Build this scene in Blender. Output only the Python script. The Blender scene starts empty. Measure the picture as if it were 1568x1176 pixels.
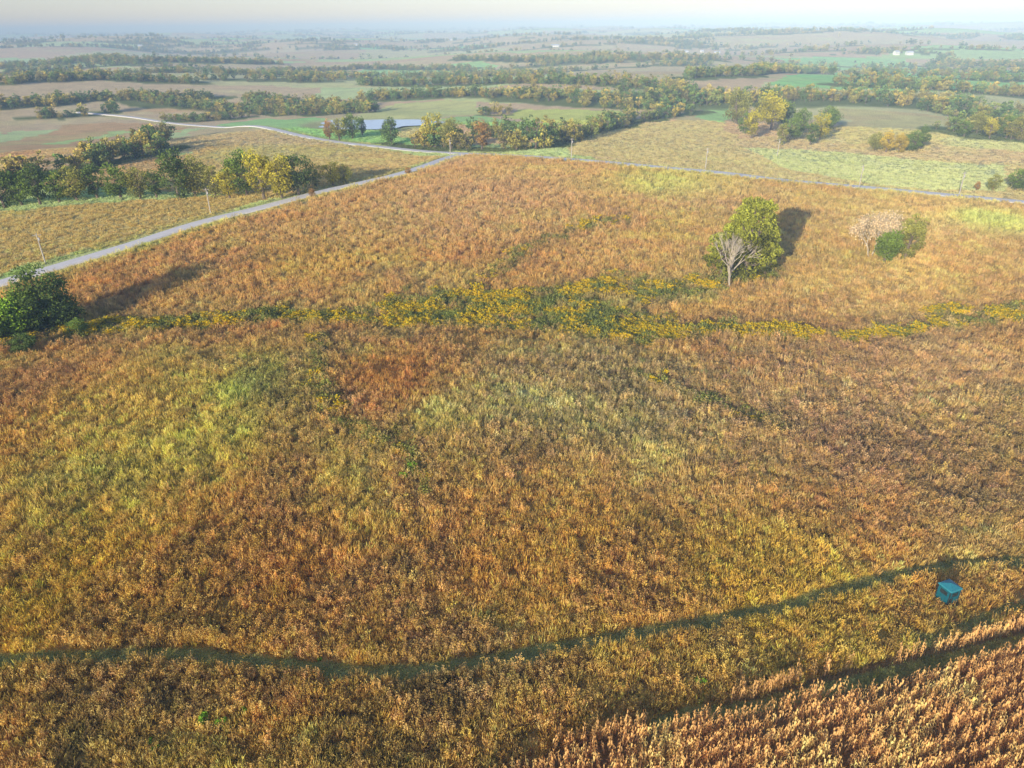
import bpy, math, random, numpy as np, time
from mathutils import Vector, Matrix
T0=time.time()
rng=np.random.default_rng(7); random.seed(7)
scene=bpy.context.scene
# ------------------------------------------------------------------ survey frame
F=1087.0; CH=55.0
PITCH=math.atan((588-38)/F); ROLL=math.radians(0.73)
cp,sp=math.cos(PITCH),math.sin(PITCH)
fw=np.array([0,cp,-sp]); r0=np.array([1.,0,0]); u0=np.array([0,sp,cp])
Rv=math.cos(ROLL)*r0-math.sin(ROLL)*u0
Uv=math.sin(ROLL)*r0+math.cos(ROLL)*u0

def sst(a,b,x):
    t=np.clip((x-a)/(b-a),0,1); return t*t*(3-2*t)
def hsh(i,j,s):
    n=(i*374761393+j*668265263+s*1442695041)&0xffffffff
    n=((n^(n>>13))*1274126177)&0xffffffff
    return ((n^(n>>16))&0xffff)/65535.0
def vn(x,y,s=0):
    x=np.asarray(x,float);y=np.asarray(y,float)
    xi=np.floor(x).astype(np.int64);yi=np.floor(y).astype(np.int64)
    fx=x-xi;fy=y-yi;fx=fx*fx*(3-2*fx);fy=fy*fy*(3-2*fy)
    a=hsh(xi,yi,s);b=hsh(xi+1,yi,s);c=hsh(xi,yi+1,s);d=hsh(xi+1,yi+1,s)
    return (a*(1-fx)+b*fx)*(1-fy)+(c*(1-fx)+d*fx)*fy
def fbm(x,y,s=0,o=4):
    t=0;a=.5;n=0
    for k in range(o):
        t=t+a*vn(x,y,s+k*17);n+=a;x=x*2.03+3.1;y=y*2.03+7.7;a*=.5
    return t/n
PC=(-85.,480.)
def height(x,y):
    x=np.asarray(x,float);y=np.asarray(y,float)
    r=np.hypot(x,y)
    near=1.2*np.sin(x/36+0.7*np.sin(y/40))+1.0*np.sin(y/31+1.1+0.5*np.sin(x/50))
    near=near*sst(30,110,r)*(1-sst(420,700,r))*(.45+.55*sst(150,280,r))
    near=near+7.5*np.exp(-((x-0)/150)**2-((y-275)/85)**2)+3.0*np.exp(-((x+15)/50)**2-((y-100)/28)**2)-1.9*np.exp(-((y-144)/17)**2-(x/160)**2)
    e1=sst(340,720,r);e2=sst(900,2600,r)
    far=e1*(6.5*np.sin(x/120+0.6*np.sin(y/210)+.4)+7*np.sin(y/112+0.9*np.sin(x/170)+1))
    far=far+e2*(10*np.sin(x/420+.8*np.sin(y/700))+13*np.sin(y/360+.8*np.sin(x/500)))
    h=near+far
    d=np.hypot((x-PC[0]),(y-PC[1]))
    w=1-sst(45,130,d)
    h=h*(1-w)
    q=np.hypot((x-PC[0])/42,(y-PC[1])/30)
    return h-1.2*(1-sst(.8,1.25,q))
TT=np.geomspace(15,38000,5000)
def P(u,v):
    d=fw+(u-784)/F*Rv+(588-v)/F*Uv
    X=d[0]*TT;Y=d[1]*TT;Z=CH+d[2]*TT-height(X,Y)
    k=np.argmax(Z<0)
    if Z[k]>=0: k=len(TT)-1
    if k==0: k=1
    a=Z[k-1]/(Z[k-1]-Z[k]) if Z[k]<0 else 1
    t=TT[k-1]+(TT[k]-TT[k-1])*a
    return np.array([d[0]*t,d[1]*t])
def PP(l): return [P(*q) for q in l]
def depth_at(p): 
    z=float(height(p[0],p[1])); return float(np.dot(np.array([p[0],p[1],z-CH]),fw))
def hm(p,hp): return hp*depth_at(p)/(F*0.9)
def inpoly(x,y,poly):
    c=np.zeros(x.shape,bool);n=len(poly)
    for i in range(n):
        x1,y1=poly[i];x2,y2=poly[(i+1)%n]
        if y1==y2: continue
        m=((y1>y)!=(y2>y))&(x<(x2-x1)*(y-y1)/(y2-y1)+x1)
        c^=m
    return c
def dline(x,y,pts):
    best=np.full(x.shape,1e9)
    for i in range(len(pts)-1):
        ax,ay=pts[i];bx,by=pts[i+1];dx,dy=bx-ax,by-ay
        t=np.clip(((x-ax)*dx+(y-ay)*dy)/(dx*dx+dy*dy+1e-9),0,1)
        best=np.minimum(best,np.hypot(x-ax-t*dx,y-ay-t*dy))
    return best
def lin(r,g,b,k=1.0):
    c=np.array([r,g,b])/255.0
    return np.where(c<.04045,c/12.92,((c+.055)/1.055)**2.4)*k
def smooth_line(pts,step):
    pts=[np.array(p) for p in pts];out=[]
    for i in range(len(pts)-1):
        p0=pts[max(i-1,0)];p1=pts[i];p2=pts[i+1];p3=pts[min(i+2,len(pts)-1)]
        n=max(1,int(np.linalg.norm(p2-p1)/step))
        for k in range(n):
            t=k/n
            out.append(.5*((2*p1)+(-p0+p2)*t+(2*p0-5*p1+4*p2-p3)*t*t+(-p0+3*p1-3*p2+p3)*t**3))
    out.append(pts[-1]);return out
# ------------------------------------------------------------------ layout of the place
roadL_px=[(-260,505),(-120,470),(0,434),(100,405),(200,375),(300,343),(400,318),(500,292),(600,270),(650,255),(690,241),(722,236)]
roadM_px=[(120,172),(220,182),(340,195),(480,212),(600,227),(722,236),(850,243),(1000,256),(1100,265),(1200,277),(1350,290),(1568,310),(1800,332)]
roadL=PP(roadL_px);roadM=PP(roadM_px)
prairie=roadL[:-1]+roadM[5:]+[np.array([400,-50.]),np.array([0,-200.]),np.array([-400,-50.])]
path1=smooth_line(PP([(-200,1020),(0,1012),(100,1006),(200,1003),(300,1004),(400,1016),(500,1026),(600,1030),(700,1020),(800,1003),(900,985),(1000,968),(1100,950),(1200,930),(1280,905),(1350,886),(1450,868),(1568,858),(1800,845)]),2)
path2=smooth_line(PP([(1800,905),(1568,928),(1500,952),(1400,985)]),3)
fl_main=PP([(-60,530),(60,522),(150,514),(300,505),(450,492),(600,484),(720,480),(850,498),(1000,508),(1150,514),(1300,520),(1400,512),(1568,495),(1700,492)])
fl_core=PP([(620,482),(700,470),(780,478),(860,492),(950,505)])
fl_arm=PP([(820,478),(880,455),(960,445),(1060,436),(1150,425)])
fl_up=PP([(690,462),(740,430),(775,402),(800,385),(870,365),(950,345)])
fl_low=PP([(490,520),(488,560),(495,600),(520,640),(575,668),(620,700),(645,740)])
fl_r=PP([(960,570),(1040,600),(1110,630),(1200,662)])
fl_far=PP([(1440,490),(1500,495),(1568,490),(1650,480)])
weedlines=[(PP([(690,470),(640,440),(560,420)]),4),(fl_up,5),(PP([(200,450),(130,490),(60,520)]),7),(PP([(420,395),(300,420),(180,455)]),3.5),
 (PP([(300,560),(420,600),(460,700),(400,790)]),4),(PP([(1180,650),(1300,700),(1420,700),(1568,640)]),5),(PP([(560,520),(760,560),(960,570),(1100,560),(1400,550)]),3)]
corn_edge=PP([(1640,925),(1568,945),(1440,985),(1250,1037),(1100,1080),(1000,1105),(850,1152),(780,1182)])
corn=corn_edge+PP([(700,1240)])+[np.array([-8.,22.]),np.array([90.,10.]),np.array([110.,70.])]
ca=P(1568,945);cb=P(850,1152);cdir=(ca-cb)/np.linalg.norm(ca-cb);cnor=np.array([cdir[1],-cdir[0]])
alley=PP([(1620,965),(1568,980),(1440,1012),(1250,1060),(1130,1088),(1050,1094),(1000,1108)])
blobs=[ # u,v,radius m, colour, strength
 (350,620,26,(140,138,68),.85),(200,640,20,(204,166,84),.7),(150,760,16,(150,138,68),.65),(370,600,8,(116,136,60),.75),(600,570,12,(224,156,82),.9),(560,620,8,(190,136,80),.7),
 (880,600,26,(164,148,100),.75),(1000,690,18,(158,142,88),.7),(1250,600,30,(190,152,102),.8),(1450,760,20,(160,124,76),.7),
 (1150,800,20,(172,128,76),.7),(800,800,18,(184,132,70),.6),(500,800,16,(160,128,66),.6),(80,900,14,(162,132,50),.9),(300,950,14,(172,136,50),.8),
 (950,880,16,(180,138,60),.8),(1200,900,14,(178,146,56),.8),(150,1100,10,(122,98,54),.75),(600,1120,12,(130,104,54),.75),(450,880,10,(160,112,60),.6),(1300,690,12,(138,104,74),.6),
 (300,470,18,(170,140,80),.5),(560,350,25,(206,170,104),.6),(720,300,40,(220,176,124),.7),(480,400,18,(208,172,88),.7),(900,400,20,(216,170,102),.7),
 (1040,282,22,(176,178,96),.7),(1300,450,30,(208,164,106),.6),(1500,340,40,(206,176,114),.6),(1540,345,18,(168,178,96),.7),(1300,340,30,(210,172,112),.6),
 (160,500,10,(154,130,78),.5),(1450,560,20,(170,138,100),.7),(80,580,14,(172,126,76),.8),(1100,300,30,(208,172,116),.5),(680,250,20,(216,170,124),.6)]
blobs=[(P(u,v),r,lin(*c),s) for u,v,r,c,s in blobs]
fields=[([(-200,480),(0,430),(200,372),(400,315),(560,275),(640,252),(560,262),(480,292),(250,310),(0,330),(-200,340)],(192,170,106)),
 ([(250,300),(330,302),(480,298),(600,262),(690,240),(560,225),(330,222),(262,240)],(188,164,108)),
 ([(60,290),(250,300),(262,240),(240,228),(110,262)],(200,172,118)),
 ([(-100,300),(0,250),(80,215),(230,205),(110,235),(0,285)],(206,178,124)),
 ([(-200,245),(0,218),(90,190),(250,188),(300,200),(200,210),(0,245)],(220,180,128)),
 ([(90,222),(190,205),(300,198),(200,200),(100,215)],(166,180,114)),
 ([(330,190),(420,180),(500,180),(590,200),(720,232),(600,226),(470,210)],(148,180,112)),
 ([(560,180),(600,160),(730,152),(740,174),(640,184)],(208,204,132)),
 ([(640,186),(740,176),(880,195),(850,215),(700,190)],(158,184,112)),
 ([(780,178),(800,165),(960,172),(950,190),(880,190)],(202,204,110)),
 ([(870,240),(860,222),(960,192),(1060,178),(1120,186),(1140,225),(1270,232),(1420,240),(1700,260),(1700,318),(1200,274)],(208,190,132)),
 ([(1130,225),(1270,230),(1568,255),(1568,300),(1350,285),(1200,262)],(192,192,134)),
 ([(1060,155),(1115,155),(1125,190),(1060,180)],(158,186,114)),
 ([(1270,165),(1450,178),(1470,215),(1420,232),(1270,225)],(222,200,136)),
 ([(1180,132),(1300,108),(1568,106),(1700,110),(1700,145),(1350,140)],(142,184,110)),
 ([(730,155),(560,155),(700,140),(1000,140),(950,160)],(196,198,132)),
 ([(380,130),(560,118),(700,112),(700,122),(560,135)],(198,192,136)),
 ([(0,205),(0,172),(60,168),(60,185)],(214,188,142)),([(180,170),(330,158),(400,160),(260,172)],(222,182,134))]
fields=[(PP(p),lin(*c)) for p,c in fields]
pal=np.array([lin(226,200,150),lin(214,204,146),lin(182,200,130),lin(154,188,118),lin(230,202,156),lin(210,188,138),lin(200,210,146),lin(222,192,148)])
lush=lin(112,118,56)
belts=[ # px line, width m, height m
 ([(585,222),(640,226)],10,11.5),([(640,224),(700,228),(780,230),(850,226)],14,13),([(700,208),(860,208)],10,10),([(850,222),(905,205),(965,187),(1055,174)],11,9.5),
 ([(735,176),(785,173)],8,9),([(255,184),(310,186),(375,180)],11,8),([(50,182),(100,180),(180,172)],13,12),
 ([(-60,292),(0,290),(40,280),(100,264),(160,252),(210,242),(250,226)],12,11),([(120,250),(200,225),(250,215)],7,10),
 ([(-60,165),(60,160),(130,152),(250,152),(330,150)],26,9),([(190,150),(400,172),(570,172)],24,9),([(380,152),(560,166)],22,9),
 ([(560,152),(720,146),(830,148),(945,162)],30,9),([(560,130),(800,126),(950,130),(1060,140)],22,9),([(400,110),(560,104),(720,106)],22,9),
 ([(945,150),(1100,156),(1290,152),(1420,160),(1620,196)],42,10),([(1460,200),(1520,208),(1620,218)],22,11),([(1050,120),(1150,116),(1260,108)],24,10),
 ([(1290,130),(1420,135),(1600,150)],24,10),([(940,166),(1060,170)],12,9),([(0,128),(150,120),(300,128)],26,10),([(700,92),(900,96),(1100,92)],24,10),
 ([(1440,96),(1620,100)],24,10),([(0,100),(200,96),(420,98)],28,10)]
belts=[(PP(p),w,h) for p,w,h in belts]
def farmask(x,y):
    n=fbm(x/460+.3*fbm(x/150,y/150,3),y/170,41,4)
    m=1-np.abs(n-.5)*2
    n2=fbm(x/900,y/500,77,3)
    return (m>.955-.11*(n2-.45)) & (n2>.40)
def info(x,y):
    N=x.shape[0];r=np.hypot(x,y)
    k=np.clip(r/60,1,6)
    wx=x+(fbm(x/7/k,y/7/k,5)-.5)*6*k;wy=y+(fbm(x/7/k,y/7/k,9)-.5)*6*k
    n1=fbm(x/55,y/40,11);n2=fbm(x/14,y/12,12);n3=fbm(x/2.6,y/2.2,13,3);rag=fbm(x/6,y/4,60,4)
    c=np.zeros((N,3))
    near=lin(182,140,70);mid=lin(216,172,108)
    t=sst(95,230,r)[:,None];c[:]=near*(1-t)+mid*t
    def mix(col,w):
        nonlocal c
        w=np.clip(w,0,1)[:,None]; c=c*(1-w)+col*w
    mix(lin(160,144,80),sst(.48,.66,n1)*.6)
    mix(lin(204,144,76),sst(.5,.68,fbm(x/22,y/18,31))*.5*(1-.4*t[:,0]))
    mix(lin(158,148,76),sst(.52,.66,fbm(x/11,y/10,131))*.45)
    for p,rad_,col,s in blobs:
        d=np.hypot(wx-p[0],wy-p[1])/rad_
        mix(col,s*.9*(1-sst(.2,1.3,d)))
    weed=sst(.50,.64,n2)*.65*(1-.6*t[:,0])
    for l,w in weedlines:
        weed=np.maximum(weed,(1-sst(w*.4,w*1.8,dline(wx,wy,l)))*.75)
    dm=dline(wx,wy,fl_main)
    weed=np.maximum(weed,(1-sst(6,14,dm))*.65);
    for l,w in ((fl_arm,8),(fl_low,5),(fl_r,5)): weed=np.maximum(weed,(1-sst(w*.5,w*1.6,dline(wx,wy,l)))*.75)
    mix(lin(140,108,76),weed*.45)
    nar=1-.45*sst(35,80,x)
    fl=(1-sst(2.2,5.5,(dm+(rag-.5)*9)/nar))*.9
    fl=np.maximum(fl,1-sst(7,12,dline(wx,wy,fl_core)+(rag-.5)*12))
    fl=np.maximum(fl,(1-sst(2,6,dline(wx,wy,fl_arm)+(rag-.5)*8))*.85)
    fl=np.maximum(fl,(1-sst(.5,2.6,dline(wx,wy,fl_low)))*.27)
    fl=np.maximum(fl,(1-sst(.5,2.3,dline(wx,wy,fl_r)))*.27)
    fl=np.maximum(fl,(1-sst(2,5,dline(wx,wy,fl_far)))*.85)
    fl=np.maximum(fl,(1-sst(1,4.5,dline(wx,wy,fl_up)))*.3)
    fl=fl*(.3+.7*sst(.34,.54,rag))
    mix(lush,fl*.7)
    c*= (0.58+.84*n3)[:,None]
    pm=np.maximum(1-sst(.7,1.05,dline(x,y,path1)),1-sst(.55,.9,dline(x,y,path2)))
    mix(lin(136,126,70),pm)
    al=1-sst(.45,.8,dline(x,y,alley))
    cm=inpoly(x,y,corn)
    mix(lin(112,84,48),cm*1.0)
    mix(lin(138,128,66),al*.9)
    inside=inpoly(x,y,prairie)
    cell=np.where(r<1500,210.,420.)
    gx=wx/cell;gy=wy/(cell*.8);bi=np.floor(gx).astype(np.int64);bj=np.floor(gy).astype(np.int64)
    best=np.full(N,1e9);idc=np.zeros(N)
    for i in (-1,0,1):
        for j in (-1,0,1):
            ci=bi+i;cj=bj+j
            px=ci+.15+.7*hsh(ci,cj,3);py=cj+.15+.7*hsh(ci,cj,4)
            d=np.hypot(gx-px,gy-py);m=d<best
            best=np.where(m,d,best);idc=np.where(m,hsh(ci,cj,8),idc)
    fc=pal[np.clip((idc*8).astype(int),0,7)]
    for p,col in fields:
        m=inpoly(wx,wy,p); fc=np.where(m[:,None],col,fc)
    fc=fc*(.82+.36*fbm(x/30,y/24,91))[:,None]
    g=sst(.5,.7,fbm(x/60,y/45,95))[:,None]*.28
    fc=fc*(1-g)+lin(180,190,118)*g
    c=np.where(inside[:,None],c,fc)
    rd=np.minimum(dline(x,y,roadL),dline(x,y,roadM))
    mix(lin(156,154,92),(1-sst(4,9,rd))*.6)
    dp=np.hypot((x-PC[0])/42,(y-PC[1])/30)
    mix(lin(160,160,110),(1-sst(1,1.25,dp)))
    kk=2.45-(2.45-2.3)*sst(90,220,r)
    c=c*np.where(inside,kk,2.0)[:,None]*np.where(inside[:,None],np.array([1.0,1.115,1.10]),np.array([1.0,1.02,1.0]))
    bd=np.zeros(N)
    for p,w,h in belts:
        bd=np.maximum(bd,1-sst(w*.5,w*.8,dline(wx,wy,p)))
    fm=farmask(x,y)&(r>850)
    bd=np.maximum(bd,fm*.9)
    mix(lin(118,128,74)*1.3,bd)
    mx_=c.max(1)[:,None];c=c*np.where(mx_>.92,.92/mx_,1)
    bare=(rd<3.8)*1.0
    return c,np.where(inside,fl,0),np.where(inside,weed,0),bare,cm,inside,np.maximum(pm,al)
# ------------------------------------------------------------------ mesh helpers
def link(o): scene.collection.objects.link(o);return o
def fast_mesh(name,V,Fq,smooth=False):
    me=bpy.data.meshes.new(name);n=len(V);m,kk=Fq.shape
    me.vertices.add(n);me.vertices.foreach_set('co',np.asarray(V,np.float32).ravel())
    me.loops.add(m*kk);me.loops.foreach_set('vertex_index',Fq.astype(np.int32).ravel())
    me.polygons.add(m);me.polygons.foreach_set('loop_start',np.arange(0,m*kk,kk,dtype=np.int32))
    me.update(calc_edges=True)
    if smooth: me.polygons.foreach_set('use_smooth',np.ones(m,bool))
    return me
def fattr(me,name,arr,typ='FLOAT'):
    a=me.attributes.new(name,typ,'POINT')
    if typ=='FLOAT_COLOR':
        arr=np.concatenate([arr,np.ones((len(arr),1))],1);a.data.foreach_set('color',np.asarray(arr,np.float32).ravel())
    elif typ=='FLOAT_VECTOR': a.data.foreach_set('vector',np.asarray(arr,np.float32).ravel())
    elif typ=='INT': a.data.foreach_set('value',np.asarray(arr,np.int32))
    else: a.data.foreach_set('value',np.asarray(arr,np.float32))
class MB:
    def __init__(s): s.v=[];s.f=[];s.m=[];s.a=[];s.n=0
    def add(s,V,Fs,mat=0,a=0.0):
        V=np.asarray(V,float)
        s.v.append(V);a=np.broadcast_to(np.asarray(a,float),(len(V),));s.a.append(a)
        for f in Fs: s.f.append(tuple(int(i)+s.n for i in f));s.m.append(mat)
        s.n+=len(V)
    def tube(s,pts,rad,sides=6,mat=0,a=0.5):
        pts=[np.array(p,float) for p in pts];V=[]
        for i,p in enumerate(pts):
            d=pts[min(i+1,len(pts)-1)]-pts[max(i-1,0)];d/=np.linalg.norm(d)+1e-9
            x=np.cross(d,[.31,.95,.1]);x/=np.linalg.norm(x);y=np.cross(d,x)
            for k in range(sides):
                an=2*math.pi*k/sides;V.append(p+rad[i]*(math.cos(an)*x+math.sin(an)*y))
        Fs=[(i*sides+k,i*sides+(k+1)%sides,(i+1)*sides+(k+1)%sides,(i+1)*sides+k) for i in range(len(pts)-1) for k in range(sides)]
        s.add(V,Fs,mat,a)
    def quads(s,C,size,g,mat=1,a=0.5,asp=.7):
        n=len(C);A=g.normal(size=(n,3));A/=np.linalg.norm(A,axis=1)[:,None]
        B=g.normal(size=(n,3));B-=A*(A*B).sum(1)[:,None];B/=np.linalg.norm(B,axis=1)[:,None]
        sz=(np.asarray(size)*np.ones(n))[:,None]
        V=np.stack([C-A*sz*.5,C+B*sz*asp*.5,C+A*sz*.5,C-B*sz*asp*.5],1).reshape(-1,3)
        Fq=np.arange(n*4).reshape(n,4);s.add(V,Fq,mat,np.repeat(np.asarray(a)*np.ones(n),4))
    def box(s,c,d,mat=0,a=.5,rot=0):
        c=np.array(c,float);d=np.array(d,float)/2
        V=np.array([[x,y,z] for x in(-1,1) for y in(-1,1) for z in(-1,1)])*d
        R=np.array([[math.cos(rot),-math.sin(rot),0],[math.sin(rot),math.cos(rot),0],[0,0,1]])
        s.add(V@R.T+c,[(0,1,3,2),(4,6,7,5),(0,4,5,1),(2,3,7,6),(0,2,6,4),(1,5,7,3)],mat,a)
    def mesh(s,name,mats):
        me=bpy.data.meshes.new(name);me.from_pydata(np.concatenate(s.v).tolist(),[],s.f)
        for m in mats: me.materials.append(m)
        me.polygons.foreach_set('material_index',s.m)
        fattr(me,'lc',np.concatenate(s.a));me.update();return me
# ------------------------------------------------------------------ materials
def newmat(name):
    m=bpy.data.materials.new(name);m.use_nodes=True;nt=m.node_tree;nt.nodes.clear()
    o=nt.nodes.new('ShaderNodeOutputMaterial');return m,nt,o
def N(nt,t,**k):
    n=nt.nodes.new(t)
    for a,b in k.items(): setattr(n,a,b)
    return n
def principled(nt,o,rough=.9,spec=.1):
    b=N(nt,'ShaderNodeBsdfPrincipled');b.inputs['Roughness'].default_value=rough;b.inputs['Specular IOR Level'].default_value=spec
    nt.links.new(b.outputs[0],o.inputs[0]);return b
def simple(name,col,rough=.8,nscale=3.0,var=.3,spec=.2,metal=0):
    m,nt,o=newmat(name);b=principled(nt,o,rough,spec);b.inputs['Metallic'].default_value=metal
    tc=N(nt,'ShaderNodeTexCoord');no=N(nt,'ShaderNodeTexNoise');no.inputs['Scale'].default_value=nscale;no.inputs['Detail'].default_value=5
    nt.links.new(tc.outputs['Object'],no.inputs['Vector'])
    mr=N(nt,'ShaderNodeMapRange');mr.inputs['From Min'].default_value=.3;mr.inputs['From Max'].default_value=.7;mr.inputs['To Min'].default_value=1-var;mr.inputs['To Max'].default_value=1+var
    nt.links.new(no.outputs[0],mr.inputs[0])
    vm=N(nt,'ShaderNodeVectorMath',operation='SCALE');vm.inputs[0].default_value=tuple(col)
    nt.links.new(mr.outputs[0],vm.inputs['Scale']);nt.links.new(vm.outputs[0],b.inputs['Base Color']);return m
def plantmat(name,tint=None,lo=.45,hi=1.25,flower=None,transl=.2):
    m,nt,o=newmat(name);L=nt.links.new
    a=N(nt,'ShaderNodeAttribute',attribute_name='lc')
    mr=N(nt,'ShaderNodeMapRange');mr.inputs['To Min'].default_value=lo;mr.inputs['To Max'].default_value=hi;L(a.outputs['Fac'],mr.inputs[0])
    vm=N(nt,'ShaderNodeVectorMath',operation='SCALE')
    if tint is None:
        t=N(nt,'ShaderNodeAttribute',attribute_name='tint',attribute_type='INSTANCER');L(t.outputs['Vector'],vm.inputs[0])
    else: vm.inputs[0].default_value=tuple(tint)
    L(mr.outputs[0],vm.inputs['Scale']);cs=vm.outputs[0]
    if flower is not None:
        g=N(nt,'ShaderNodeMath',operation='GREATER_THAN');g.inputs[1].default_value=1.5;L(a.outputs['Fac'],g.inputs[0])
        mx=N(nt,'ShaderNodeMix',data_type='RGBA');L(g.outputs[0],mx.inputs[0]);L(cs,mx.inputs[6]);mx.inputs[7].default_value=(*flower,1);cs=mx.outputs[2]
    d=N(nt,'ShaderNodeBsdfDiffuse');L(cs,d.inputs[0])
    if transl>0:
        tr=N(nt,'ShaderNodeBsdfTranslucent');ms=N(nt,'ShaderNodeMixShader');ms.inputs[0].default_value=transl
        L(cs,tr.inputs[0]);L(d.outputs[0],ms.inputs[1]);L(tr.outputs[0],ms.inputs[2]);L(ms.outputs[0],o.inputs[0])
    else: L(d.outputs[0],o.inputs[0])
    return m
bark=simple('bark',(.2,.155,.11),.9,6,.4);palebark=simple('pale_bark',(.56,.48,.36),.9,4,.2)
grassmat=plantmat('grass_blades',None,.74,1.28,flower=(.92,.66,.02),transl=.3)  # darkening toward the blade base is self-shading painted into the colour
foliage_i=plantmat('foliage_mass',None,.42,1.4,transl=0)
# ------------------------------------------------------------------ ground
angd=np.radians(np.linspace(-60,60,900));angr=np.radians(np.linspace(60,300,60)[1:-1])
ang=np.concatenate([angd,angr])
dep=np.linspace(math.radians(66),math.radians(.1),950);ra=CH/np.tan(dep)
rad=np.unique(np.concatenate([[.5,4,9,14,19],ra[ra<30000],np.geomspace(30,38000,420)]))
rad=rad[np.concatenate([[True],np.diff(rad)>.02])]
RR,AA=np.meshgrid(rad,ang,indexing='ij');gx=(RR*np.sin(AA)).ravel();gy=(RR*np.cos(AA)).ravel();gz=height(gx,gy)
na=len(ang);nr=len(rad)
ii,jj=np.meshgrid(np.arange(nr-1),np.arange(na),indexing='ij');ii=ii.ravel();jj=jj.ravel();j2=(jj+1)%na
Fq=np.stack([ii*na+jj,(ii+1)*na+jj,(ii+1)*na+j2,ii*na+j2],1)[:, ::-1]
gm=fast_mesh('ground',np.stack([gx,gy,gz],1),Fq,True)
gc=np.empty((len(gx),3))
for s in range(0,len(gx),200000):
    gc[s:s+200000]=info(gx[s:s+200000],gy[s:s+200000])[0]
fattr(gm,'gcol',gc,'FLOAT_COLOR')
ground=link(bpy.data.objects.new('ground',gm))
m,nt,o=newmat('ground_cover');b=principled(nt,o,1,0);L=nt.links.new
at=N(nt,'ShaderNodeAttribute',attribute_name='gcol');tc=N(nt,'ShaderNodeTexCoord')
n1=N(nt,'ShaderNodeTexNoise');n1.inputs['Scale'].default_value=.9;n1.inputs['Detail'].default_value=5;n1.inputs['Roughness'].default_value=.7
n2=N(nt,'ShaderNodeTexNoise');n2.inputs['Scale'].default_value=.07;n2.inputs['Detail'].default_value=6;n2.inputs['Roughness'].default_value=.65
L(tc.outputs['Object'],n1.inputs['Vector']);L(tc.outputs['Object'],n2.inputs['Vector'])
ad=N(nt,'ShaderNodeMath',operation='ADD');L(n1.outputs[0],ad.inputs[0]);L(n2.outputs[0],ad.inputs[1])
mr=N(nt,'ShaderNodeMapRange');mr.inputs['From Min'].default_value=.7;mr.inputs['From Max'].default_value=1.3;mr.inputs['To Min'].default_value=.8;mr.inputs['To Max'].default_value=1.18
L(ad.outputs[0],mr.inputs[0]);vm=N(nt,'ShaderNodeVectorMath',operation='SCALE');L(at.outputs['Color'],vm.inputs[0]);L(mr.outputs[0],vm.inputs['Scale']);L(vm.outputs[0],b.inputs['Base Color'])
bp=N(nt,'ShaderNodeBump');bp.inputs['Strength'].default_value=1;bp.inputs['Distance'].default_value=1.5;L(n1.outputs[0],bp.inputs['Height']);L(bp.outputs[0],b.inputs['Normal'])
gm.materials.append(m)
print('ground',time.time()-T0)
# ------------------------------------------------------------------ roads
gravel=simple('gravel',(.95,.87,.76),.95,.8,.06)
def ribbon(name,pts,w,mat,z=.15):
    pts=smooth_line(pts,3.0);V=[];Fs=[];prof=[(-.62,-.5),(-.5,0),(-.2,.06),(.2,.06),(.5,0),(.62,-.5)]
    for i,p in enumerate(pts):
        d=pts[min(i+1,len(pts)-1)]-pts[max(i-1,0)];d/=np.linalg.norm(d);n=np.array([d[1],-d[0]])
        z0=max(float(height(*(p+n*q*w))) for q in(-.5,0,.5))
        for a,h in prof:
            q=p+n*a*w;V.append((q[0],q[1],z0+z+h))
    K=len(prof)
    for i in range(len(pts)-1):
        for k in range(K-1): Fs.append((i*K+k,i*K+k+1,(i+1)*K+k+1,(i+1)*K+k))
    me=bpy.data.meshes.new(name);me.from_pydata(V,[],Fs);me.materials.append(mat);return link(bpy.data.objects.new(name,me))
ribbon('gravel_road',roadL,4.0,gravel,.15);ribbon('gravel_road',roadM,4.8,gravel,.19)
# pond
m,nt,o=newmat('pond_water');b=principled(nt,o,.1,.6);b.inputs['Base Color'].default_value=(.78,.78,.78,1);b.inputs['IOR'].default_value=1.33  # pale base colour paints in the sky reflected on the water
V=[(0,0,-.35)]
for k in range(72):
    a=2*math.pi*k/72;q=1.0+.13*math.sin(3*a+.7)+.07*math.sin(5*a+2)+.05*math.sin(9*a)
    V.append((38*q*math.cos(a),25*q*math.sin(a),-.35))
me=bpy.data.meshes.new('pond');me.from_pydata(V,[],[(0,1+k,1+(k+1)%72) for k in range(72)]);me.materials.append(m)
po=link(bpy.data.objects.new('pond',me));po.location=(PC[0],PC[1],0)
# ------------------------------------------------------------------ plant prototypes (collections used only as instances)
def proto(colname,meshes):
    c=bpy.data.collections.new(colname)
    for i,me in enumerate(meshes): c.objects.link(bpy.data.objects.new('%s_%02d'%(colname,i),me))
    return c
def blades(mb,n,spread,h,w,g,lean=.35,mat=0,top=1.0):
    a=g.uniform(0,2*math.pi,n);rr=spread*np.sqrt(g.uniform(0,1,n));bx=rr*np.cos(a);by=rr*np.sin(a)
    la=a+g.normal(0,.9,n);ll=lean*g.uniform(.2,1.3,n)*h;hh=h*g.uniform(.55,1.1,n);fa=g.uniform(0,math.pi,n);sx=np.cos(fa)*w*.5;sy=np.sin(fa)*w*.5
    B=np.stack([bx,by,np.zeros(n)-.03],1);M=B+np.stack([np.cos(la)*ll*.35,np.sin(la)*ll*.35,hh*.6],1);Tp=B+np.stack([np.cos(la)*ll,np.sin(la)*ll,hh],1)
    S=np.stack([sx,sy,np.zeros(n)],1)
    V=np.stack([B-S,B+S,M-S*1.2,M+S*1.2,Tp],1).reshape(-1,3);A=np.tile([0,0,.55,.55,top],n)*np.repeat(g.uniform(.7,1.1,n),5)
    Fs=[]
    for i in range(n): Fs+= [(5*i,5*i+1,5*i+3,5*i+2),(5*i+2,5*i+3,5*i+4)]
    mb.add(V,Fs,mat,np.clip(A,0,1.2));return Tp
gp=[]
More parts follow.
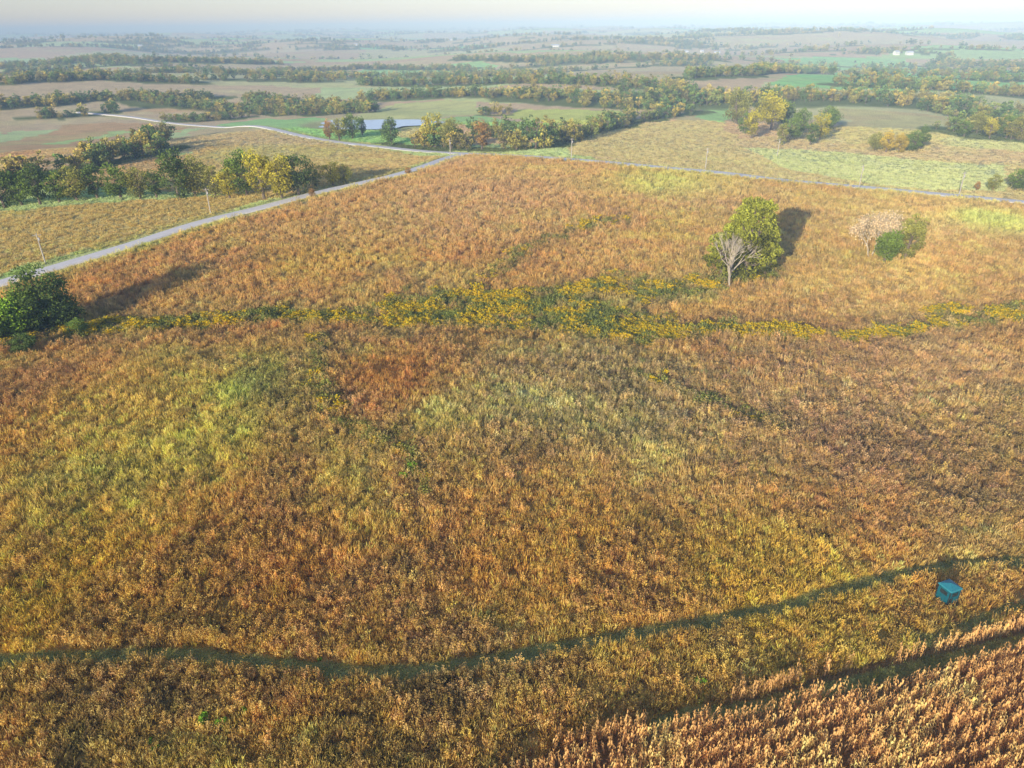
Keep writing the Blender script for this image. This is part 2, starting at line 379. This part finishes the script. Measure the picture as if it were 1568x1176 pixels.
for s in range(3):
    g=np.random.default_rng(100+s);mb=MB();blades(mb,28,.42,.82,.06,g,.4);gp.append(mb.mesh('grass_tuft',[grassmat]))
for s in range(2):   # weeds with seed heads
    g=np.random.default_rng(200+s);mb=MB();Tp=blades(mb,11,.3,1.1,.045,g,.25,top=.5)
    blades(mb,9,.4,.6,.08,g,.5,top=.5)
    C=np.repeat(Tp,6,0)+g.normal(0,1,(len(Tp)*6,3))*[.07,.07,.1];C[:,2]-=.06
    mb.quads(C,.13,g,0,g.uniform(.7,1.3,len(C)));gp.append(mb.mesh('weed_clump',[grassmat]))
for s in range(2):   # leafy green, with / without yellow flowers
    g=np.random.default_rng(300+s);mb=MB();Tp=blades(mb,14,.45,1.1,.06,g,.35,top=.8)
    C=np.stack([g.normal(0,.3,60),g.normal(0,.3,60),g.uniform(.15,1.05,60)],1);mb.quads(C,.26,g,0,np.clip(C[:,2]*.8+g.uniform(-.2,.2,60),0,1.1))
    if s==0:
        C=np.repeat(Tp,10,0)+g.normal(0,1,(len(Tp)*10,3))*[.13,.13,.07]+[0,0,.06];mb.quads(C,.22,g,0,2.0)
    gp.append(mb.mesh('goldenrod',[grassmat]))
# corn plant
g=np.random.default_rng(400);cps=[]
cornmat=plantmat('dry_corn',None,.6,1.25,transl=.15)
for s in range(3):
    mb=MB();lx,ly=g.normal(0,.06,2);mb.tube([(0,0,-.05),(lx*.5,ly*.5,1.2),(lx,ly,2.25)],[.02,.016,.01],4,0,.7)
    for k in range(8):
        z=.5+k*.2;a=(k%2)*math.pi+g.normal(0,.5);d=np.array([math.cos(a),math.sin(a),0]);n=np.array([-d[1],d[0],0])*.055
        q=g.uniform(.6,1.0);p0=np.array([lx*z/2.2,ly*z/2.2,z]);p1=p0+d*.17*q+[0,0,.2];p2=p0+d*.32*q+[0,0,.02];p3=p0+d*.36*q-[0,0,.34]
        mb.add([p0-n*.5,p0+n*.5,p1-n,p1+n,p2-n,p2+n,p3],[(0,1,3,2),(2,3,5,4),(4,5,6)],0,[.4,.4,.8,.8,.9,.9,.6])
    for k in range(6):
        a=g.uniform(0,6.28);d=np.array([math.cos(a)*.1,math.sin(a)*.1,.3]);p=np.array([lx,ly,2.2]);mb.add([p+[-.015,0,0],p+[.015,0,0],p+d],[(0,1,2)],0,[.9,.9,1.2])
    mb.tube([(lx*.5,ly*.5,1.15),(lx*.5+.07,ly*.5+.04,1.0)],[.03,.02],5,0,1)
    cps.append(mb.mesh('corn_plant',[cornmat]))
def scatter(name,xyz,tint,scl,rot,idx,col):
    me=bpy.data.meshes.new(name);me.vertices.add(len(xyz));me.vertices.foreach_set('co',np.asarray(xyz,np.float32).ravel())
    fattr(me,'tint',tint,'FLOAT_COLOR');fattr(me,'scl',scl,'FLOAT_VECTOR');fattr(me,'rot',rot,'FLOAT_VECTOR');fattr(me,'idx',idx,'INT')
    ob=link(bpy.data.objects.new(name,me))
    ng=bpy.data.node_groups.new(name+'_gn','GeometryNodeTree')
    ng.interface.new_socket('Geometry',in_out='INPUT',socket_type='NodeSocketGeometry');ng.interface.new_socket('Geometry',in_out='OUTPUT',socket_type='NodeSocketGeometry')
    gi=ng.nodes.new('NodeGroupInput');go=ng.nodes.new('NodeGroupOutput');ip=ng.nodes.new('GeometryNodeInstanceOnPoints');ci=ng.nodes.new('GeometryNodeCollectionInfo')
    ci.inputs['Collection'].default_value=col;ci.inputs['Separate Children'].default_value=True;ci.inputs['Reset Children'].default_value=True
    ip.inputs['Pick Instance'].default_value=True
    def na_(n,t):
        q=ng.nodes.new('GeometryNodeInputNamedAttribute');q.data_type=t;q.inputs['Name'].default_value=n;return q.outputs['Attribute']
    l=ng.links.new
    l(gi.outputs[0],ip.inputs['Points']);l(ci.outputs[0],ip.inputs['Instance']);l(na_('idx','INT'),ip.inputs['Instance Index']);l(na_('rot','FLOAT_VECTOR'),ip.inputs['Rotation']);l(na_('scl','FLOAT_VECTOR'),ip.inputs['Scale'])
    l(ip.outputs[0],go.inputs[0])
    mo=ob.modifiers.new('scatter','NODES');mo.node_group=ng;return ob
# ------------------------------------------------------------------ prairie grass
gcoll=proto('grass_kinds',gp);pts=[]
for ra_,rb_,dens,sc,A in ((22,60,4.8,1.0,56),(60,95,3.6,1.05,50),(95,150,2.3,1.2,46),(150,230,1.3,1.35,44),(230,340,.75,1.6,44),(340,480,.35,2.1,44)):
    A=math.radians(A);n=int(A*(rb_**2-ra_**2)*dens)
    r=np.sqrt(rng.uniform(ra_**2,rb_**2,n));a=rng.uniform(-A,A,n);pts.append(np.stack([r*np.sin(a),r*np.cos(a),np.full(n,sc)],1))
pts=np.concatenate(pts);c,fl,wd,bare,cm,ins,mow=info(pts[:,0],pts[:,1])
r=np.hypot(pts[:,0],pts[:,1])
dpnd=np.hypot((pts[:,0]-PC[0])/48,(pts[:,1]-PC[1])/34)
keep=(rng.uniform(0,1,len(pts))>bare)&(~(cm&(mow<.5)))&(dpnd>1)&((mow<.5)|(r<200))
pts,c,fl,wd,r,ins,mow=pts[keep],c[keep],fl[keep],wd[keep],r[keep],ins[keep],mow[keep]
n=len(pts)
idx=rng.integers(0,3,n);wdraw=rng.uniform(0,1,n)<wd*.7+.15;idx=np.where(wdraw&(mow<.3),rng.integers(3,5,n),idx)
isf=(rng.uniform(0,1,n)<fl*1.1)&(mow<.3)
fp=fbm(pts[:,0]/5,pts[:,1]/4,71,3)
idx=np.where(isf,np.where(rng.uniform(0,1,n)<np.clip((fp-.37)*5.5,.10,.85)*(.25+.75*sst(.25,.55,fl)),5,6),idx)
amp=np.where(r>230,.4,np.where(r>130,.75,1.0))[:,None]
tint=c*(1+amp*(rng.uniform(.6,1.35,n)[:,None]-1))*(1+amp*(np.stack([np.ones(n),rng.uniform(.9,1.08,n),rng.uniform(.75,1.25,n)],1)-1))
wdark=(idx>=3)&(idx<5);wl=rng.uniform(.5,.95,n)[:,None];tint=np.where(wdark[:,None],tint*wl+lin(130,96,70)*.1,tint)
gr=isf[:,None];tint=np.where(gr,(lin(124,134,58)*1.2*rng.uniform(.55,1.35,n)[:,None])*.8+c*.16,tint)
sz=rng.uniform(.7,1.3,n);hs=sz*np.where(ins,1,.5)*np.clip(pts[:,2],1,1.15)*(.5+1.0*fbm(pts[:,0]/5,pts[:,1]/5,88))*np.where(mow>.4,.14,1)
scl=np.stack([sz*pts[:,2],sz*pts[:,2],hs],1)
rot=np.stack([rng.normal(0,.08,n),rng.normal(0,.08,n),rng.uniform(0,6.28,n)],1)
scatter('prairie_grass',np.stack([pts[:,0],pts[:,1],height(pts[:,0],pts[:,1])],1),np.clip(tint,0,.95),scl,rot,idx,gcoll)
print('grass',n,time.time()-T0)
# corn rows
ccoll=proto('corn_kinds',cps);L_=[]
for k in range(-4,50):
    for t in np.arange(-60,110,.2):
        L_.append(cb+cdir*(t+random.uniform(-.08,.08))+cnor*(k*1.2+.12*math.sin(t/9+k)+random.uniform(-.12,.12)))
L_=np.array(L_);da=dline(L_[:,0],L_[:,1],alley);ok=inpoly(L_[:,0],L_[:,1],corn)&(da>.8)&(rng.uniform(0,1,len(L_))>.08+.35*sst(.55,.7,fbm(L_[:,0]/3,L_[:,1]/3,19)))&(np.hypot(L_[:,0],L_[:,1])>22)
L_=L_[ok];n=len(L_);tn=lin(252,200,124)*(.55+.85*fbm(L_[:,0]/4,L_[:,1]/4,5)*rng.uniform(.65,1.3,n))[:,None]
sz=rng.uniform(.78,1.08,n)
scatter('corn_field',np.stack([L_[:,0],L_[:,1],height(L_[:,0],L_[:,1])],1),np.clip(tn,0,.92),np.stack([sz,sz,sz],1),np.stack([rng.normal(0,.09,n),rng.normal(0,.09,n),rng.uniform(0,6.28,n)],1),rng.integers(0,3,n),ccoll)
print('corn',n,time.time()-T0)
# ------------------------------------------------------------------ trees
def tree_mesh(name,seed,h,cw,ncl,npl,ls,leafmat,barkmat,base=.15,trunk=True,forks=1,crs=.30,low=.72):
    g=np.random.default_rng(seed);mb=MB();R=cw/2
    lob=g.normal(0,1,(8,3));lob/=np.linalg.norm(lob,axis=1)[:,None];la=g.uniform(-.38,.28,8)
    C=[]
    while len(C)<ncl:
        p=g.normal(0,1,3);p/=np.linalg.norm(p);q=g.uniform(.3,1)**.5
        q*=1+sum(la[i]*max(0,float(p@lob[i]))**3 for i in range(8))
        p=p*q;zt=(p[2]+1)/2
        w=(1.0 if zt>.45 else low+(1-low)*zt/.45)
        C.append([p[0]*R*w*.82,p[1]*R*w*.82,h*(base+(.93-base)*min(zt,1.05))])
    C=np.array(C);tr=h*.022+.06*h/10
    if trunk:
        for f in range(forks):
            tx,ty=g.normal(0,R*.12,2)+(0 if forks==1 else 1)*g.normal(0,R*.2,2)
            mb.tube([(0,0,-.03*h),(tx*.4,ty*.4,h*.25),(tx,ty,h*.5),(tx*1.2,ty*1.2,h*.8)],[tr*1.3,tr,tr*.65,tr*.2],7,0)
            for i in g.choice(len(C),min(len(C),18),replace=False):
                c_=C[i];z=min(max(c_[2]*.6,h*.15),h*.7);s_=np.array([tx*z/h*1.5,ty*z/h*1.5,z])
                mid=(s_+c_)/2+[0,0,-.03*h];mb.tube([s_,mid,c_],[tr*.35,tr*.22,tr*.06],4,0)
    cr=R*crs;sz=g.uniform(.5,1.5,ncl)
    for i in range(ncl):
        n_=int(npl*sz[i]);d=g.normal(0,1,(n_,3));d/=np.linalg.norm(d,axis=1)[:,None];rr=g.uniform(.2,1.0,n_)**.6
        q=C[i]+d*(rr*cr*sz[i])[:,None]*[1,1,.75]
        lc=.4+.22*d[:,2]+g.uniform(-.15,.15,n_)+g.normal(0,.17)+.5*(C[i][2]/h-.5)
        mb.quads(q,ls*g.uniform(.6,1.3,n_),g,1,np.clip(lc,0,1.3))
    return mb.mesh(name,[barkmat,leafmat])
def grow(mb,g,p,d,l,r,dep,mat,ups,sprd):
    e=p+d*l;m_=p+d*l*.5+g.normal(0,l*.05,3);mb.tube([p,m_,e],[r,r*.85,r*.68],5 if dep>2 else 3,mat,.6)
    if dep==0: return
    for k in range(3 if g.random()<.75 else 2):
        nd=d+g.normal(0,sprd,3)+[0,0,ups];nd/=np.linalg.norm(nd);grow(mb,g,e,nd,l*g.uniform(.66,.9),r*.64,dep-1,mat,ups,sprd)
def bare_tree(name,seed,h,mat,r=.22,depth=6,leaf=None,leafn=0,sprd=.4,st=.2):
    g=np.random.default_rng(seed);mb=MB()
    for k in range(3):
        d=np.array([g.normal(0,st),g.normal(0,st),1.]);d/=np.linalg.norm(d);grow(mb,g,np.array([0,0,-.2]),d,h*.24,r,depth,0,.22,sprd)
    allv=np.concatenate(mb.v);k=h/allv[:,2].max();mb.v=[v*k for v in mb.v]
    if leafn:
        allv=allv[allv[:,2]>allv[:,2].max()*.25]*k;C=allv[g.integers(0,len(allv),leafn)]+g.normal(0,.3,(leafn,3));mb.quads(C,.36,g,1,g.uniform(.2,1.2,leafn))
    return mb.mesh(name,[mat]+([leaf] if leaf else []))
# distant tree masses
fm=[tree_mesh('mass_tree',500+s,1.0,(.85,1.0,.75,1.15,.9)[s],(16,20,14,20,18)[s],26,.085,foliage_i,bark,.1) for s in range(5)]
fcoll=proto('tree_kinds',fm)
treepal=np.array([lin(118,136,68),lin(100,124,66),lin(134,142,70),lin(162,152,74),lin(92,112,62),lin(146,136,76),lin(178,160,78)])*1.4
TP=[]
for p,w,h in belts:
    n=0;sg=[np.linalg.norm(np.array(p[i+1])-p[i]) for i in range(len(p)-1)];ln=sum(sg)
    sp_=h*.55 if w<30 else h*.66
    n=int(ln*w/(sp_*sp_))+3
    for _ in range(n):
        i=random.choices(range(len(sg)),sg)[0];t=random.random();q=np.array(p[i])*(1-t)+np.array(p[i+1])*t
        th=random.uniform(0,6.28);rr=w*.5*math.sqrt(random.random())*(1.0+.5*math.sin(q[0]/40));TP.append((q[0]+rr*math.cos(th),q[1]+rr*math.sin(th),h*random.uniform(.45,1.15)))
for ra_,rb_,area,hh in ((850,1700,110,9),(1700,3200,240,11),(3200,6000,800,15),(6000,11000,3600,24)):
    A=math.radians(42);n=int(A*(rb_**2-ra_**2)/area)
    r=np.sqrt(rng.uniform(ra_**2,rb_**2,n));a=rng.uniform(-A,A,n);x=r*np.sin(a);y=r*np.cos(a);k=farmask(x,y)|(rng.uniform(0,1,n)<.006)
    x,y=x[k],y[k];TP+= list(zip(x,y,hh*rng.uniform(.6,1.15,len(x))))
TP=np.array(TP);rd=np.minimum(dline(TP[:,0],TP[:,1],roadL),dline(TP[:,0],TP[:,1],roadM));dp=np.hypot((TP[:,0]-PC[0])/50,(TP[:,1]-PC[1])/36)
TP=TP[(rd>7)&(dp>1)];n=len(TP)
tn=treepal[rng.integers(0,7,n)]*rng.uniform(.7,1.25,n)[:,None]
wf=np.clip(TP[:,2]/12,1,2.0)
scatter('distant_trees',np.stack([TP[:,0],TP[:,1],height(TP[:,0],TP[:,1])-.2],1),tn,np.stack([TP[:,2]*wf,TP[:,2]*wf,TP[:,2]],1),np.stack([np.zeros(n),np.zeros(n),rng.uniform(0,6.28,n)],1),rng.integers(0,5,n),fcoll)
print('far trees',n,time.time()-T0)
# individual trees
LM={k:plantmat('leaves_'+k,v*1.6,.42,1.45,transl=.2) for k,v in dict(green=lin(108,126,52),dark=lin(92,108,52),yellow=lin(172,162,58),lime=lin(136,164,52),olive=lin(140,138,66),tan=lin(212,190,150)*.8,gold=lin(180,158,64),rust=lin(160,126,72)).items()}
TM={}
def gettree(kind,var):
    key=(kind,var)
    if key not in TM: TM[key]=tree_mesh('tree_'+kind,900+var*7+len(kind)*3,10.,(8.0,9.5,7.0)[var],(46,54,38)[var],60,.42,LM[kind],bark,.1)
    return TM[key]
def place(name,me,p,s=1,rz=None,dz=-.1,sxy=None):
    o=link(bpy.data.objects.new(name,me));o.location=(p[0],p[1],float(height(p[0],p[1]))+dz);sxy=sxy or s;o.scale=(sxy,sxy,s);o.rotation_euler[2]=random.uniform(0,6.28) if rz is None else rz;return o
rowA=[(8,318,62,'dark'),(35,315,50,'green'),(62,314,58,'dark'),(92,310,48,'green'),(120,308,50,'olive'),(150,305,52,'dark'),(185,306,54,'green'),(215,304,45,'olive'),(240,303,40,'dark'),(275,304,68,'dark'),(300,302,58,'olive'),(330,303,46,'olive'),(352,303,44,'yellow'),(378,300,66,'green'),(405,305,72,'yellow'),(432,304,62,'yellow'),(458,298,60,'dark'),(485,287,32,'olive'),(510,284,34,'yellow'),(530,281,28,'olive'),
 (505,214,28,'rust'),(520,215,33,'olive'),(540,213,36,'green'),(555,208,26,'dark'),(665,226,48,'yellow'),(690,228,44,'olive'),(738,230,42,'rust'),(600,220,36,'dark'),
 (1128,190,50,'olive'),(1150,212,42,'yellow'),(1165,185,36,'olive'),(1180,200,52,'yellow'),(1195,222,30,'olive'),(1210,215,34,'green'),(1225,205,36,'green'),(1240,222,32,'dark'),(1255,215,38,'yellow'),(1268,200,34,'green'),(1140,205,30,'green'),(1200,195,40,'green'),
 (1338,231,26,'olive'),(1356,234,30,'gold'),(1376,234,28,'gold'),(1396,232,30,'green'),(1410,229,33,'dark'),
 (1475,210,26,'green'),(1495,205,32,'olive'),(1515,212,30,'yellow'),(1540,212,36,'green'),(1560,215,34,'olive'),(1520,292,24,'olive'),(1555,292,34,'green'),(1575,296,30,'dark'),(1495,292,14,'rust'),
 (478,303,14,'rust'),(625,268,12,'rust'),(-25,322,60,'green')]
for i,(u_,v_,hp,k) in enumerate(rowA):
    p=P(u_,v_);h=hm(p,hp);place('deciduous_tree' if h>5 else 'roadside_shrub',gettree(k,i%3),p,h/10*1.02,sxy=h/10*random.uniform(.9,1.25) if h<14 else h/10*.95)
# hero trees
cwm=plantmat('leaves_cottonwood',lin(164,166,60)*1.45,.16,1.4,transl=.25)
for u_,v_,hp,wf_,sd in ((1140,424,126,.62,33),(1104,424,78,.62,35),(1168,424,84,.6,37),(1128,421,98,.5,39)):
    p=P(u_,v_);h=hm(p,hp);place('cottonwood_tree',tree_mesh('cottonwood',sd,h,h*wf_,int(100*hp/120)+20,110,.5,cwm,bark,.0,forks=2,crs=.23,low=.85),p,1,2.0)
p=P(1117,440);h=hm(p,80);place('dead_tree',bare_tree('dead_tree',5,h,palebark,.24,5,sprd=.36,st=.24),p,1,0)
p=P(1332,396);h=hm(p,70);place('tan_leaved_tree',bare_tree('tan_tree',9,h,palebark,.2,6,LM['tan'],3600,sprd=.5,st=.4),p,1,0)
place('green_tree',tree_mesh('green_tree_a',61,10,7,60,90,.4,LM['green'],bark,.03),P(1354,404),hm(P(1356,404),54)/10)
place('green_tree',tree_mesh('green_tree_b',62,10,7,60,90,.4,LM['olive'],bark,.03),P(1384,398),hm(P(1384,398),66)/10,sxy=hm(P(1384,396),60)/10*.9)
for u_,v_,hp,k,s_ in ((78,505,88,'dark',1.0),(105,500,55,'dark',1.1),(48,512,78,'green',.95),(15,520,70,'lime',1.15),(-20,530,75,'green',1.1),(40,540,30,'dark',1.6),(120,515,26,'green',1.5)):
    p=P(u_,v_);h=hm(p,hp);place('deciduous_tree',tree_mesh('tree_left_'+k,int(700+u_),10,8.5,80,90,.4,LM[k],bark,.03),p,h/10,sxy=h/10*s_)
shm=tree_mesh('shrub',81,1.6,1.6,16,40,.16,plantmat('leaves_shrub',lin(132,170,50)*1.4,.5,1.3),bark,.02)
for u_,v_,s_ in ((312,1108,.95),(340,1112,.85),(376,1092,.6),(350,1122,.55),(1072,1052,.9),(632,722,1.2),(618,735,1.0),(490,1012,.4),(232,1140,.55),(700,1160,.45),(560,1158,.45),(1110,1060,.5),(240,1150,.55),(130,935,.3),(625,1165,.5),(1215,1035,.4)):
    place('green_shrub',shm,P(u_,v_),s_)
print('trees',time.time()-T0)
# ------------------------------------------------------------------ utility poles
wood=simple('pole_wood',(.5,.45,.38),.9,5,.2);ceram=simple('insulator',(.55,.55,.55),.3)
def pole():
    mb=MB();mb.tube([(0,0,-.4),(0,0,5),(0,0,9.4)],[.2,.18,.14],10,0);mb.box((0,.14,8.8),(2.2,.1,.13),0)
    mb.box((0,.14,7.9),(.08,.1,.9),0)
    for x in(-.95,-.45,.45,.95): mb.tube([(x,.14,8.86),(x,.14,8.98),(x,.14,9.06)],[.04,.06,.03],6,1)
    mb.tube([(.3,-.1,7.3),(.3,-.1,8.1)],[.2,.2],10,1);return mb.mesh('utility_pole',[wood,ceram])
pm_=pole()
for u_,v_ in ((70,404),(323,328),(690,244),(875,243),(1080,260),(1315,289),(1468,300),(520,213),(1190,240)):
    place('utility_pole',pm_,P(u_,v_),.85,.4)
# ------------------------------------------------------------------ hunting blind
teal=simple('teal_panel',lin(30,105,118,.9),.5,3,.1);dk=simple('dark_panel',(.03,.04,.04),.7);roofm=simple('blind_roof',lin(60,150,160,.9),.5,3,.1)
e=link(bpy.data.objects.new('hunting_blind',None));p=P(1447,921);e.location=(p[0],p[1],float(height(p[0],p[1])));e.rotation_euler[2]=.35;e.scale=(.84,.84,1.2)
def child(name,mb,mats,par):
    o=link(bpy.data.objects.new(name,mb.mesh(name,mats)));o.parent=par;return o
mb=MB();mb.box((0,0,1.03),(1.7,1.7,1.46),0);child('walls',mb,[teal],e)
mb=MB();mb.add([(-.98,-.98,1.76),(.98,-.98,1.76),(.98,.98,1.76),(-.98,.98,1.76),(-.9,-.9,1.86),(.9,-.9,1.86),(.9,.9,1.86),(-.9,.9,1.86),(0,0,2.12)],[(3,2,1,0),(0,1,5,4),(1,2,6,5),(2,3,7,6),(3,0,4,7),(4,5,8),(5,6,8),(6,7,8),(7,4,8)]);child('roof',mb,[roofm],e)
mb=MB()
for a in range(4):
    ca_,sa_=math.cos(a*math.pi/2),math.sin(a*math.pi/2);mb.box((sa_*.86,-ca_*.86,1.3),(.95,.03,.4) ,0,rot=a*math.pi/2)
child('window',mb,[dk],e)
mb=MB();mb.box((-.45,-.862,.62),(.55,.02,.7));child('door',mb,[dk],e)
mb=MB()
for x in(-.8,.8):
    for y in(-.8,.8): mb.box((x*1.06,y*1.06,.8),(.09,.09,1.85))
mb.box((0,0,.2),(1.9,1.9,.09));child('frame',mb,[dk],e)
# ------------------------------------------------------------------ farm buildings
white=simple('white_siding',(.78,.77,.74),.6,1,.05);roofg=simple('metal_roof',(.62,.64,.66),.45,1,.1);glass=simple('window_glass',(.04,.05,.06),.15)
def barn(name,p,w,l,h,rz):
    w*=.75;l*=.5;h*=.6
    e=link(bpy.data.objects.new(name,None));e.location=(p[0],p[1],float(height(p[0],p[1]))-.3);e.rotation_euler[2]=rz
    mb=MB();rh=h*.55;mb.add([(-l/2,-w/2,0),(l/2,-w/2,0),(l/2,w/2,0),(-l/2,w/2,0),(-l/2,-w/2,h),(l/2,-w/2,h),(l/2,w/2,h),(-l/2,w/2,h),(-l/2,0,h+rh),(l/2,0,h+rh)],[(0,1,5,4),(1,2,6,9,5),(2,3,7,6),(3,0,4,8,7)]);child('walls',mb,[white],e)
    mb=MB();o_=.5
    for s in(-1,1): mb.add([(-l/2-o_,s*(w/2+o_),h-.25),(l/2+o_,s*(w/2+o_),h-.25),(l/2+o_,0,h+rh+.1),(-l/2-o_,0,h+rh+.1)],[(0,1,2,3)])
    child('roof',mb,[roofg],e)
    mb=MB()
    for k in range(4): mb.box((-l/2+l*(k+.5)/4,-w/2-.03,h*.55),(.8,.06,1.0))
    child('window',mb,[glass],e);mb=MB();mb.box((l/2+.03,0,h*.4),(.06,w*.35,h*.8));child('door',mb,[glass],e)
for nm,u_,v_,w,l,h,rz in (('white_barn',1048,81,12,34,6,.1),('farmhouse',1075,80,9,14,6,.3),('white_barn',1098,82,14,26,6,-.2),('farmhouse',1372,84,11,16,8,.2),('white_barn',1392,84,12,22,7,0),('white_barn',850,72,16,38,7,.1),('farmhouse',545,70,14,24,8,0),('white_barn',215,72,16,30,8,.2),('white_barn',690,62,20,40,9,0)):
    barn(nm,P(u_,v_),w,l,h,rz)
# ------------------------------------------------------------------ atmosphere, light, camera
m,nt,o=newmat('haze');L=nt.links.new
vs=N(nt,'ShaderNodeVolumeScatter');vs.inputs['Color'].default_value=(.52,.74,1,1);vs.inputs['Density'].default_value=3.2e-4;vs.inputs['Anisotropy'].default_value=-.33
va=N(nt,'ShaderNodeVolumeAbsorption');va.inputs['Color'].default_value=(.72,.87,1,1);va.inputs['Density'].default_value=2.8e-4
ash=N(nt,'ShaderNodeAddShader');L(vs.outputs[0],ash.inputs[0]);L(va.outputs[0],ash.inputs[1]);L(ash.outputs[0],o.inputs['Volume'])
mb=MB();mb.box((0,18000,-10),(70000,44000,220));me=mb.mesh('sky_haze',[m]);link(bpy.data.objects.new('sky_haze',me))
EL=math.radians(13.8);AZ=math.radians(31)
Ld=Vector((math.sin(AZ)*math.cos(EL),math.cos(AZ)*math.cos(EL),-math.sin(EL)))
sl=bpy.data.lights.new('sun','SUN');sl.energy=5;sl.angle=math.radians(.5);sl.color=(1,.91,.74)
so=link(bpy.data.objects.new('sun',sl));so.rotation_euler=Ld.to_track_quat('-Z','Y').to_euler();so.location=(-100,-200,120)
w=bpy.data.worlds.new('World');scene.world=w;w.use_nodes=True;nt=w.node_tree;bg=nt.nodes['Background']
sk=nt.nodes.new('ShaderNodeTexSky');sk.sky_type='NISHITA';sk.sun_disc=False;sk.sun_elevation=EL;sk.sun_rotation=math.atan2(-Ld.x,-Ld.y);sk.air_density=1;sk.dust_density=.3;sk.ozone_density=2
vm=nt.nodes.new('ShaderNodeVectorMath');vm.operation='MULTIPLY';vm.inputs[1].default_value=(1.0,.98,1.25)
nt.links.new(sk.outputs[0],vm.inputs[0]);nt.links.new(vm.outputs[0],bg.inputs[0]);bg.inputs[1].default_value=.15
cam=bpy.data.cameras.new('camera');cam.sensor_width=36;cam.lens=36*F/1568;cam.clip_start=.5;cam.clip_end=90000
co=link(bpy.data.objects.new('camera',cam))
Mx=Matrix(((Rv[0],Uv[0],-fw[0],0),(Rv[1],Uv[1],-fw[1],0),(Rv[2],Uv[2],-fw[2],CH),(0,0,0,1)));co.matrix_world=Mx
scene.camera=co
scene.view_settings.view_transform='Standard';scene.view_settings.look='None';scene.view_settings.exposure=0
print('done',time.time()-T0)
